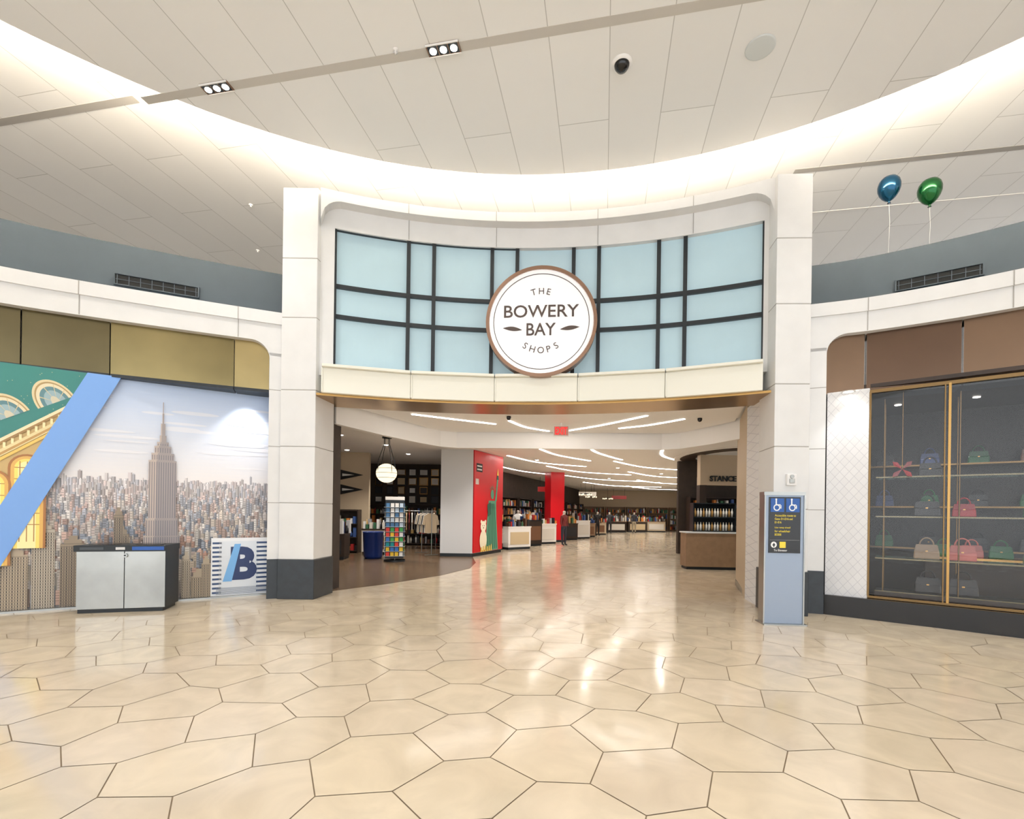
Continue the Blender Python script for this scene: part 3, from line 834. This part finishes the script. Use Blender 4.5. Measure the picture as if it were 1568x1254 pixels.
mb = MB(); mb.prism([(4.45, 9.2), (5.2, 11.2), (5.5, 11.15), (4.85, 9.1)], 0, 3.7, M['beige'])
mb.box((4.83, 10.2, .06), (.02, 2.0, .12), M['steel'], rz=-radians(20)); mb.obj('wall_right_return')
mb = MB(); mb.box((-3.62, 9.6, 1.85), (.2, .6, 3.7), M['darkwall']); mb.obj('wall_left_return')

def led(pts, z, w=.06):
    P = [Vector((q[0], q[1])) for q in spline(pts, 6)]
    A = offs(P, w/2); B = offs(P, -w/2); m2 = MB()
    strip(m2, A, B, z-.012, z, M['led']); m2.obj('linear_ceiling_light')
led([(-2.2, 10.5), (-1.2, 11.1), (-.42, 11.55)], 3.69)
led([(-.09, 11.1), (.3, 11.9), (.92, 12.45)], 3.69)
led([(1.3, 12.45), (2.1, 11.5), (2.85, 10.3)], 3.69)
led([(2.6, 11.9), (3.2, 11.4), (3.75, 10.6)], 3.69)
for pts in ([(.6, 15.5), (1.6, 18), (3.2, 20)], [(2.2, 14.5), (2.9, 17), (4.4, 19.5)], [(4.8, 15.2), (5.6, 18), (7.6, 20.5)], [(-.2, 18.5), (1.2, 21), (3.4, 22.5)],
            [(4.2, 20), (6.2, 22.5), (8.8, 23.8)], [(1.6, 22.5), (3.6, 25.5), (6.6, 27)], [(6, 25), (8.5, 28), (12, 29)], [(3, 28), (5.5, 31), (9, 32.5)], [(8, 31), (10.5, 34), (14, 35)], [(5, 34), (8, 38), (12, 39)],
            [(9, 21), (10.5, 25), (12.5, 27)], [(11, 30), (13, 34), (15, 37)], [(9, 38), (12, 42), (15, 43)], [(-1, 22), (.5, 25.5), (2.2, 27.5)]):
    led(pts, 3.75, .09)
mb = MB()
for rx, ry, z0, mt in ((1.5, 2.6, 3.735, M['white']), (1.3, 2.3, 3.728, M['darkwood']), (.75, 1.5, 3.722, M['whitewall'])):
    mb.prism([(7.6+rx*cos(2*pi*i/40), 17.6+ry*sin(2*pi*i/40)) for i in range(40)], z0, 3.749, mt)
mb.obj('ceiling_recess_ring')
sd = MB()
for x, y in ((-5, 14), (-4.2, 16), (-3.2, 14), (-6, 17.5), (-4, 18.5), (-3, 12), (-.5, 15.5), (3, 16), (5, 23), (1, 20), (8, 26), (6, 30), (10, 33), (10, 40), (6.3, 14), (7.5, 15.2)):
    sd.cyl((x, y, 3.75), (x, y, 3.742), .075, M['lamp'])
sd.obj('recessed_downlight_set')
for x, y, w in ((-3.5, 12, 260), (-2.75, 14.3, 220), (-5, 16, 320), (-4, 19, 300), (6.2, 13.2, 160), (0, 16, 200), (2.5, 19, 200), (6, 24, 260), (9, 29, 280), (7, 35, 300), (11, 40, 360), (2, 24, 260), (13, 33, 240), (0.5, 12, 120)):
    spot(x, y, 3.66, w, 125, blend=.7, rad=.08, col=(1, .92, .82))
mb = MB(); mb.xf = frame((1.12, 11.3, 0), 0)
mb.box((0, 0, 3.5), (.36, .05, .24), M['white']); mb.cyl((0, 0, 3.6), (0, 0, 3.7), .02, M['white'])
mb.box((0, -.027, 3.5), (.33, .004, .21), M['vcg'], col=C(215, 150, 140))
put_text(mb, 'EXIT', 0, 3.5, .28, .17, -.032, M['exit'], bold=.02)
mb.obj('exit_sign')
for x, y, z in ((-.1, 10.6, 3.69), (4.05, 10.5, 3.69)):
    mb = MB(); mb.lathe((x, y, z-.002), [(.05, 0), (.05, -.04), (.035, -.07), (.001, -.085)], M['blackgloss'], n=16); mb.obj('mini_dome_camera')

mb = MB()
blk = [(-2.5, 16.9), (-1.37, 16.9), (-.41, 19.1), (-1.6, 19.5), (-2.5, 19.5)]
mb.prism(blk, .12, 3.75, M['whitewall']); mb.prism(blk, 0, .12, M['black'])
mb.obj('wall_feature_block')
ang2 = atan2(2.2, .96)
mb = MB(); mb.xf = frame((-1.37, 16.9, 0), ang2)
mb.box((1.2, -.02, 1.935), (2.4, .04, 3.6), M['red'])
def pq(pts, col, y): mb.poly([(x, y, z) for x, z in pts], M['vc'], col)
gr = C(84, 150, 122); gd = C(40, 92, 74)
mx0 = 1.45
pq([(mx0-.55, .15), (mx0+.55, .15), (mx0+.4, 1.2), (mx0+.34, 2.0), (mx0-.3, 2.0), (mx0-.42, 1.2)], gr, -.045)
for k in range(6): pq([(mx0-.42+k*.16, .2), (mx0-.36+k*.16, .2), (mx0-.16+k*.07, 1.9), (mx0-.2+k*.07, 1.9)], gd, -.048)
pq([(mx0+.14*cos(2*pi*k/14), 2.24+.18*sin(2*pi*k/14)) for k in range(14)], gr, -.05)
for k in range(7):
    a_ = radians(30+k*20); pq([(mx0+.13*cos(a_-.12), 2.34+.13*sin(a_-.12)), (mx0+.32*cos(a_), 2.34+.28*sin(a_)), (mx0+.13*cos(a_+.12), 2.34+.13*sin(a_+.12))], gr, -.052)
pq([(mx0+.2, 1.85), (mx0+.38, 2.0), (mx0+.5, 2.8), (mx0+.4, 2.85), (mx0+.26, 2.1)], gr, -.046)
pq([(mx0+.34, 2.82), (mx0+.56, 2.82), (mx0+.5, 2.98), (mx0+.4, 2.98)], gd, -.048)
pq([(mx0+.38, 2.98), (mx0+.52, 2.98), (mx0+.47, 3.25), (mx0+.42, 3.12)], C(240, 200, 90), -.049)
pq([(mx0-.36, 1.4), (mx0-.1, 1.5), (mx0-.16, 1.95), (mx0-.42, 1.85)], gd, -.054)
br0 = .72
pq([(br0+.28*cos(2*pi*k/18), .55+.38*sin(2*pi*k/18)) for k in range(18)], C(236, 226, 200), -.058)
pq([(br0+.22*cos(2*pi*k/18), 1.05+.2*sin(2*pi*k/18)) for k in range(18)], C(240, 232, 208), -.06)
for sx in (-.16, .16): pq([(br0+sx+.07*cos(2*pi*k/12), 1.22+.07*sin(2*pi*k/12)) for k in range(12)], C(236, 226, 200), -.059)
for sx in (-.07, .07): pq([(br0+sx+.022*cos(2*pi*k/8), 1.08+.022*sin(2*pi*k/8)) for k in range(8)], C(20, 20, 20), -.063)
pq([(br0+.035*cos(2*pi*k/8), 1.0+.025*sin(2*pi*k/8)) for k in range(8)], C(20, 20, 20), -.063)
for k in range(6): pq([(.5+k*.16, .14), (.62+k*.16, .14), (.6+k*.16, .3+.05*(k % 3)), (.53+k*.16, .32)], C(230, 190, 80), -.064)
pq([(.15, 3.0), (.62, 3.0), (.62, 3.3), (.15, 3.3)], C(25, 22, 22), -.045)
for k in range(2): pq([(.2, 3.06+k*.12), (.57, 3.06+k*.12), (.57, 3.11+k*.12), (.2, 3.11+k*.12)], C(220, 220, 220), -.047)
pq([(.1, 2.55), (.34, 2.55), (.34, 2.75), (.1, 2.75)], C(210, 200, 195), -.045)
mb.obj('statue_wall_mural')

mb = MB(); mb.xf = frame((2.3, 26.3, 0), radians(20))
mb.box((0, 0, 1.9), (.8, .8, 3.7), M['red']); mb.box((0, 0, .06), (.84, .84, .12), M['black']); mb.obj('red_column', bevel=.01)

mb = MB(); mb.box((-11.1, 16, 1.9), (.2, 14, 3.8), M['darkwall']); mb.obj('wall_store_left')
mb = MB(); mb.box((-6.5, 22.6, 1.9), (9.2, .2, 3.8), M['darkwall']); mb.box((-2.0, 21, 1.9), (.2, 3.2, 3.8), M['darkwall']); mb.obj('wall_store_back')
mb = MB(); mb.box((-6.55, 18.3, 1.9), (2.3, .2, 3.8), M['beige']); mb.obj('wall_store_partition')
mb = MB()
for z in (2.9, 2.35):
    mb.poly([(-6.5, 18.18, z+.2), (-6.5, 18.18, z-.2), (-5.6, 18.18, z)], M['vc'], C(20, 20, 22))
    mb.poly([(-6.4, 18.175, z+.05), (-6.4, 18.175, z-.05), (-5.95, 18.175, z)], M['vc'], C(230, 230, 225))
mb.obj('pennant_flags')
mb = MB()
pw = [Vector(p) for p in ((-2.2, 22.7), (-.6, 26), (1.2, 31), (4, 38.5), (6.4, 46))]
strip(mb, pw, offs(pw, .2), 0, 3.75, M['darkwall']); mb.obj('wall_concourse_left')
mb = MB(); mb.box((12, 46.2, 1.9), (13, .2, 3.8), M['beige']); mb.obj('wall_concourse_back')
mb = MB(); mb.box((17.9, 33, 1.9), (.2, 28, 3.8), M['darkwall']); mb.obj('wall_concourse_right')
mb = MB()
mb.box((10.2, 17.4, 3.2), (7.0, .3, 1.1), M['beige']); mb.box((10.3, 19.6, 1.9), (7.2, .2, 3.8), M['darkwall'])
mb.box((6.85, 17.5, 1.6), (.25, .3, 2.7), M['darkwood'])
mb.xf = frame((7.75, 17.22, 2.88), 0)
put_text(mb, 'STANCE', -.25, 0, .95, .2, 0, M['black'], bold=.03, depth=.02)
mb.obj('wall_shop_front')

rg = random.Random(3)
PAL = [C(220, 215, 205), C(40, 40, 44), C(180, 40, 40), C(60, 90, 150), C(205, 170, 110), C(90, 60, 45), C(230, 230, 230), C(60, 110, 80), C(210, 130, 60), C(30, 30, 34), C(150, 150, 155)]
PANEL = [C(225, 220, 212), C(40, 40, 44), C(205, 185, 150), C(120, 84, 60), C(230, 230, 230), C(60, 60, 66)]
def goods(mb, x0, x1, y0, y1, z, hmax, step=.14):
    x = x0
    while x < x1:
        w = rg.uniform(.5, 1)*step
        h = rg.uniform(.4, 1)*hmax
        c = rg.choice(PAL)
        if rg.random() < .3:
            mb.lathe((x+w/2, (y0+y1)/2, z), [(.001, 0), (w*.42, 0), (w*.42, h*.65), (w*.18, h*.8), (w*.18, h), (.001, h)], M['vcg'], n=8, col=c)
        else: mb.box((x+w/2, (y0+y1)/2, z+h/2), (w*.85, (y1-y0)*.7, h), M['vc'], col=c)
        x += w*1.15
def shelf(x, y, a_, w, h, lv=5, mt='darkwood'):
    mb = MB(); mb.xf = frame((x, y, 0), a_)
    for k in (-1, 1): mb.box((k*w/2, 0, h/2), (.04, .4, h), M[mt])
    mb.box((0, .19, h/2), (w, .02, h), M[mt])
    for i in range(lv+1):
        z = .08+i*(h-.12)/lv; mb.box((0, 0, z), (w, .4, .03), M[mt])
        if i < lv: goods(mb, -w/2+.06, w/2-.12, -.15, .12, z+.015, (h/lv)*.8)
    mb.obj('display_shelf')
def table(x, y, a_, w, d, h, top='white', body='white', gh=.3, name='display_table'):
    mb = MB(); mb.xf = frame((x, y, 0), a_)
    mb.box((0, 0, .05), (w-.08, d-.08, .1), M['black'])
    mb.box((0, 0, (h+.1)/2), (w-.04, d-.04, h-.1), M[body]); mb.box((0, 0, h), (w, d, .05), M[top])
    mb.box((0, -d/2+.012, h*.5), (w*.8, .02, h*.55), M['vc'], col=rg.choice(PANEL))
    for k in range(3): goods(mb, -w/2+.05, w/2-.1, -d/2+k*d/3, -d/2+(k+1)*d/3, h+.025, gh)
    mb.obj(name)
def rack(x, y, a_, w, cols):
    mb = MB(); mb.xf = frame((x, y, 0), a_)
    for k in (-1, 1):
        mb.cyl((k*w/2, 0, .03), (k*w/2, 0, 1.6), .015, M['steel'], n=8); mb.cyl((k*w/2, -.25, .03), (k*w/2, .25, .03), .015, M['steel'], n=8)
    mb.cyl((-w/2, 0, 1.58), (w/2, 0, 1.58), .015, M['steel'], n=8)
    n = int(w/.11)
    for i in range(n):
        xx = -w/2+.08+i*(w-.16)/(n-1); c = cols[i % len(cols)]
        vs = []
        for s_ in (-.022, .022):
            vs += [(xx+s_, yy_, zz) for yy_, zz in ((-.08, 1.5), (-.24, 1.42), (-.3, 1.1), (-.22, 1.08), (-.2, 1.3), (-.22, .8), (.22, .8), (.2, 1.3), (.22, 1.08), (.3, 1.1), (.24, 1.42), (.08, 1.5))]
        mb.add(vs, [list(range(12)), list(range(12, 24))]+[(q, (q+1) % 12, 12+(q+1) % 12, 12+q) for q in range(12)], M['vc'], c)
        mb.tube([(xx, 0, 1.5), (xx, 0, 1.57)], .005, M['steel'], n=5)
    mb.obj('clothing_rack')
table(-5.85, 15.6, .1, 1.1, .8, .8, 'darkwood', 'darkwood', .45)
shelf(-6.6, 17.9, 0, 1.9, 1.6, 3)
table(-4.9, 17.5, .0, .9, .6, .9, 'darkwood', 'white', .35)
table(-5.4, 13.6, .0, .8, .6, .85, 'darkwood', 'beige', .4)
shelf(-4.3, 22.3, 0, 2.4, 1.9, 4); shelf(-6.9, 22.3, 0, 2.4, 1.9, 4)
rack(-3.1, 17.6, pi/2+.5, 1.1, [C(200, 180, 150), C(232, 228, 220), C(40, 42, 48), C(225, 220, 210)])
rack(-3.9, 20.0, .2, 1.5, [C(232, 228, 220), C(60, 60, 66), C(190, 165, 130), C(120, 40, 40)])
mb = MB(); mb.lathe((-4.55, 15.9, 0), [(.001, 0), (.27, 0), (.3, .1), (.33, .85), (.35, .87), (.33, .88), (.3, .8), (.001, .8)], M['vcg'], n=24, col=C(20, 50, 120)); mb.obj('merchandise_bin')
mb = MB()
for i in range(7):
    for j in range(4):
        w = rg.uniform(.28, .42); h = rg.uniform(.25, .4); x = -6.2+i*.52; z = 2.1+j*.42
        mb.box((x, 22.46, z), (w, .03, h), M['black'] if rg.random() < .6 else M['gold']); mb.box((x, 22.44, z), (w*.82, .01, h*.8), M['vc'], col=rg.choice(PANEL))
mb.obj('framed_picture_cluster')
mb = MB(); mb.xf = frame((-3.65, 15.1, 0), .3)
mb.cyl((0, 0, 0), (0, 0, .06), .33, M['black'], n=24); mb.cyl((0, 0, .05), (0, 0, 2.0), .03, M['steel'])
for k in range(4):
    mb.xf = frame((-3.65, 15.1, 0), .2+k*pi/2)
    mb.box((0, -.26, 1.02), (.56, .02, 1.8), M['black'])
    mb.box((0, -.27, 1.96), (.56, .03, .1), M['white'])
    for r in range(11):
        for c in range(4):
            z = .25+r*.15; hue = rg.choice([C(230, 70, 60), C(70, 170, 90), C(240, 200, 60), C(60, 120, 200), C(240, 240, 240), C(20, 150, 160)] if r < 6 else [C(200, 220, 240), C(80, 130, 180), C(240, 240, 240)])
            mb.box((-.2+c*.134, -.285, z), (.105, .012, .12), M['vc'], col=hue)
        mb.box((0, -.3, .185+r*.15), (.55, .05, .008), M['steel'])
mb.obj('postcard_spinner_rack')
mb = MB(); c = (-3.7, 14.2, 2.68)
mb.lathe(c, [(.3*sin(pi*k/14)+.001, .28*cos(pi*k/14)) for k in range(15)], M['globe'], n=28)
for z in (-.14, 0, .14):
    r = sqrt(max(0, .3**2-(z*.3/.28)**2))+.004
    mb.tube([(c[0]+r*cos(2*pi*k/28), c[1]+r*sin(2*pi*k/28), c[2]+z) for k in range(29)], .006, M['black'], n=5)
for k in range(4):
    a_ = pi/4+k*pi/2; mb.tube([(c[0]+.29*cos(a_), c[1]+.29*sin(a_), c[2]), (c[0]+.27*cos(a_), c[1]+.27*sin(a_), c[2]+.35), (c[0]+.09*cos(a_), c[1]+.09*sin(a_), c[2]+.85), (c[0]+.09*cos(a_), c[1]+.09*sin(a_), 3.72)], .01, M['black'], n=6)
mb.cyl((c[0], c[1], 3.7), (c[0], c[1], 3.75), .14, M['black'], n=20)
mb.obj('pendant_lantern')

table(.1, 20.9, radians(40), 1.3, .8, .95, gh=.35); table(1.5, 24.6, radians(35), 1.4, .8, 1.0, 'white', 'white', .3)
table(-.75, 20.3, radians(60), .9, .5, 1.15, 'black', 'black', .3)
table(3.1, 28.3, radians(35), 1.4, .8, .95, 'darkwood', 'darkwood', .4); table(4.7, 31.9, radians(30), 1.5, .8, .9, 'wood', 'wood', .4)
table(.9, 23.0, radians(40), 1.0, .6, 1.2, 'black', 'darkwood', .4); table(4.2, 30.0, radians(35), 1.2, .7, 1.1, 'white', 'white', .5)
table(6.0, 35.6, radians(20), 1.7, .9, .9, 'wood', 'beige', .45); table(8.6, 40.5, radians(10), 1.8, .9, .9, 'wood', 'darkwood', .5)
table(10.7, 41.5, 0, 1.6, .8, .9, 'wood', 'darkwood', .5); table(12.6, 42.5, 0, 1.6, .8, .9, 'wood', 'beige', .4)
for i in range(9):
    p, tt = at(pw, .8+i*2.75); a_ = atan2(tt.y, tt.x); q = offs([p, p+tt], -.35)[0]
    shelf(q.x, q.y, a_, 2.2, 2.4, 5)
for i in range(5): shelf(7.8+i*2.0, 45.8, 0, 1.8, 2.2, 4, 'wood')
for i in range(3): shelf(8+i*2.1, 19.2, 0, 2, 2.3, 5)
for i, (x, y, t_) in enumerate(((2.2, 29.5, C(220, 40, 40)), (5.6, 36, C(240, 235, 225)), (9.5, 43, C(200, 60, 60)))):
    mb = MB(); mb.box((x, y, 3.0), (1.3, .06, .3), M['vcg'], col=t_)
    for k in (-.5, .5): mb.cyl((x+k, y, 3.15), (x+k, y, 3.75), .01, M['black'], n=6)
    mb.obj('hanging_sign')
for x, y in ((5.0, 33), (6.2, 38), (8.3, 42)):
    mb = MB(); mb.cyl((x, y, 2.9), (x, y, 3.75), .01, M['black'], n=6)
    mb.tube([(x+.4*cos(2*pi*k/16), y+.4*sin(2*pi*k/16), 2.9) for k in range(17)], .02, M['black'], n=6)
    mb.tube([(x-.4, y, 2.9), (x+.4, y, 2.9)], .015, M['black'], n=6)
    for k in range(6): mb.lathe((x+.4*cos(pi*k/3), y+.4*sin(pi*k/3), 2.85), [(.001, .06), (.05, .04), (.06, 0), (.04, -.05), (.001, -.06)], M['globe'], n=10)
    mb.obj('chandelier')
def mannequin(x, y, a_, shirt, pants, h=1.0, z=0):
    me = bpy.data.meshes.new('mannequin')
    V = [(0, 0, .95), (0, 0, 1.15), (0, 0, 1.38), (0, 0, 1.5), (0, -.02, 1.68), (.2, 0, 1.4), (.26, 0, 1.12), (.27, -.08, .88), (-.2, 0, 1.4), (-.26, 0, 1.12), (-.27, -.08, .88), (.1, 0, .88), (.11, -.02, .5), (.12, 0, .08), (.13, -.12, .04), (-.1, 0, .88), (-.11, .02, .5), (-.12, 0, .08), (-.13, -.12, .04)]
    E = [(0, 1), (1, 2), (2, 3), (3, 4), (2, 5), (5, 6), (6, 7), (2, 8), (8, 9), (9, 10), (0, 11), (11, 12), (12, 13), (13, 14), (0, 15), (15, 16), (16, 17), (17, 18)]
    Rr = [(.16, .11), (.14, .1), (.17, .11), (.055, .055), (.085, .1), (.07, .07), (.05, .05), (.035, .035), (.07, .07), (.05, .05), (.035, .035), (.1, .1), (.07, .07), (.045, .045), (.04, .03), (.1, .1), (.07, .07), (.045, .045), (.04, .03)]
    me.from_pydata(V, E, []); o = bpy.data.objects.new('mannequin', me); COL.objects.link(o)
    md = o.modifiers.new('skin', 'SKIN')
    for i, r in enumerate(Rr): me.skin_vertices[0].data[i].radius = r
    me.skin_vertices[0].data[0].use_root = True
    o.modifiers.new('sub', 'SUBSURF').levels = 1; o.modifiers['sub'].render_levels = 2
    m_ = bpy.data.materials.new('mannequin_clothes'); m_.use_nodes = True; nt = m_.node_tree
    tc = nt.nodes.new('ShaderNodeTexCoord'); sp = nt.nodes.new('ShaderNodeSeparateXYZ'); nt.links.new(tc.outputs['Object'], sp.inputs[0])
    cr = nt.nodes.new('ShaderNodeValToRGB'); cr.color_ramp.interpolation = 'CONSTANT'
    dv = mth(nt, 'DIVIDE', sp.outputs['Z'], v=1.8); nt.links.new(dv, cr.inputs[0])
    el = cr.color_ramp.elements; el[0].position = 0; el[0].color = C(30, 30, 30); el[1].position = .06; el[1].color = pants
    q = el.new(.52); q.color = shirt; q = el.new(.83); q.color = C(215, 205, 195)
    nt.links.new(cr.outputs[0], nt.nodes['Principled BSDF'].inputs['Base Color'])
    me.materials.append(m_)
    o.location = (x, y, z); o.rotation_euler = (0, 0, a_)
mannequin(.3, 24.2, .3, C(230, 230, 230), C(40, 40, 60)); mannequin(7.5, 37.2, -.2, C(40, 40, 44), C(30, 30, 34)); mannequin(9.9, 39.2, .2, C(60, 60, 70), C(180, 170, 150))
mannequin(5.9, 33.4, .5, C(30, 30, 34), C(24, 24, 28)); mannequin(-2.5, 20.9, .1, C(200, 190, 170), C(60, 60, 70)); mannequin(2.5, 23.2, .9, C(120, 40, 40), C(40, 44, 60))

mb = MB(); mb.xf = frame((5.85, 14.25, 0), radians(-3))
mb.box((0, 0, .04), (1.5, .5, .08), M['black']); mb.box((0, 0, .57), (1.56, .56, .98), M['wood']); mb.box((0, 0, 1.07), (1.62, .62, .04), M['whitewall'])
mb.obj('wood_counter', bevel=.005)
mb = MB(); mb.xf = frame((5.95, 14.3, 1.093), radians(-3))
for k in (-.6, .6): mb.box((k, .05, .42), (.03, .32, .84), M['black'])
mb.box((0, .2, .42), (1.2, .02, .84), M['black'])
for z in (.015, .42, .83): mb.box((0, .05, z), (1.2, .32, .03), M['black'])
for z in (.03, .435):
    for i in range(14): mb.lathe((-.53+i*.082, -.02, z), [(.001, 0), (.03, 0), (.03, .16), (.012, .2), (.012, .25), (.001, .25)], M['vcg'], n=10, col=C(235, 235, 230) if i % 3 else C(190, 150, 90))
mb.obj('bottle_display_shelf')

downlight('recessed_downlight', -4.72, 8.66, 3.70); spot(-4.72, 8.62, 3.62, 50, 95, tgt=(-4.9, 8.8, 1.5))
downlight('recessed_downlight', 5.3, 7.66, 3.58)
spot(5.35, 7.58, 3.55, 30, 90, tgt=(5.4, 7.75, 1.8))
for s in (1.1, 2.2, 3.3):
    w = FR @ Vector((s, .35, 3.5)); spot(w.x, w.y, w.z, 26, 100)
for s in (1.2, 3.2):
    w = FR @ Vector((s, 2.0, 3.6)); spot(w.x, w.y, w.z, 50, 120)

w = bpy.data.worlds.new('World'); S.world = w; w.use_nodes = True
bg = w.node_tree.nodes['Background']; bg.inputs[0].default_value = (.94, .97, 1, 1); bg.inputs[1].default_value = 2.4

cd = bpy.data.cameras.new('Camera'); cam = bpy.data.objects.new('Camera', cd); COL.objects.link(cam)
cd.lens = 17.0; cd.sensor_width = 36; cd.sensor_fit = 'HORIZONTAL'; cd.shift_y = .0998; cd.clip_end = 200
cam.location = (0, 0, 1.6); cam.rotation_euler = (pi/2, -radians(.8), 0)
S.camera = cam
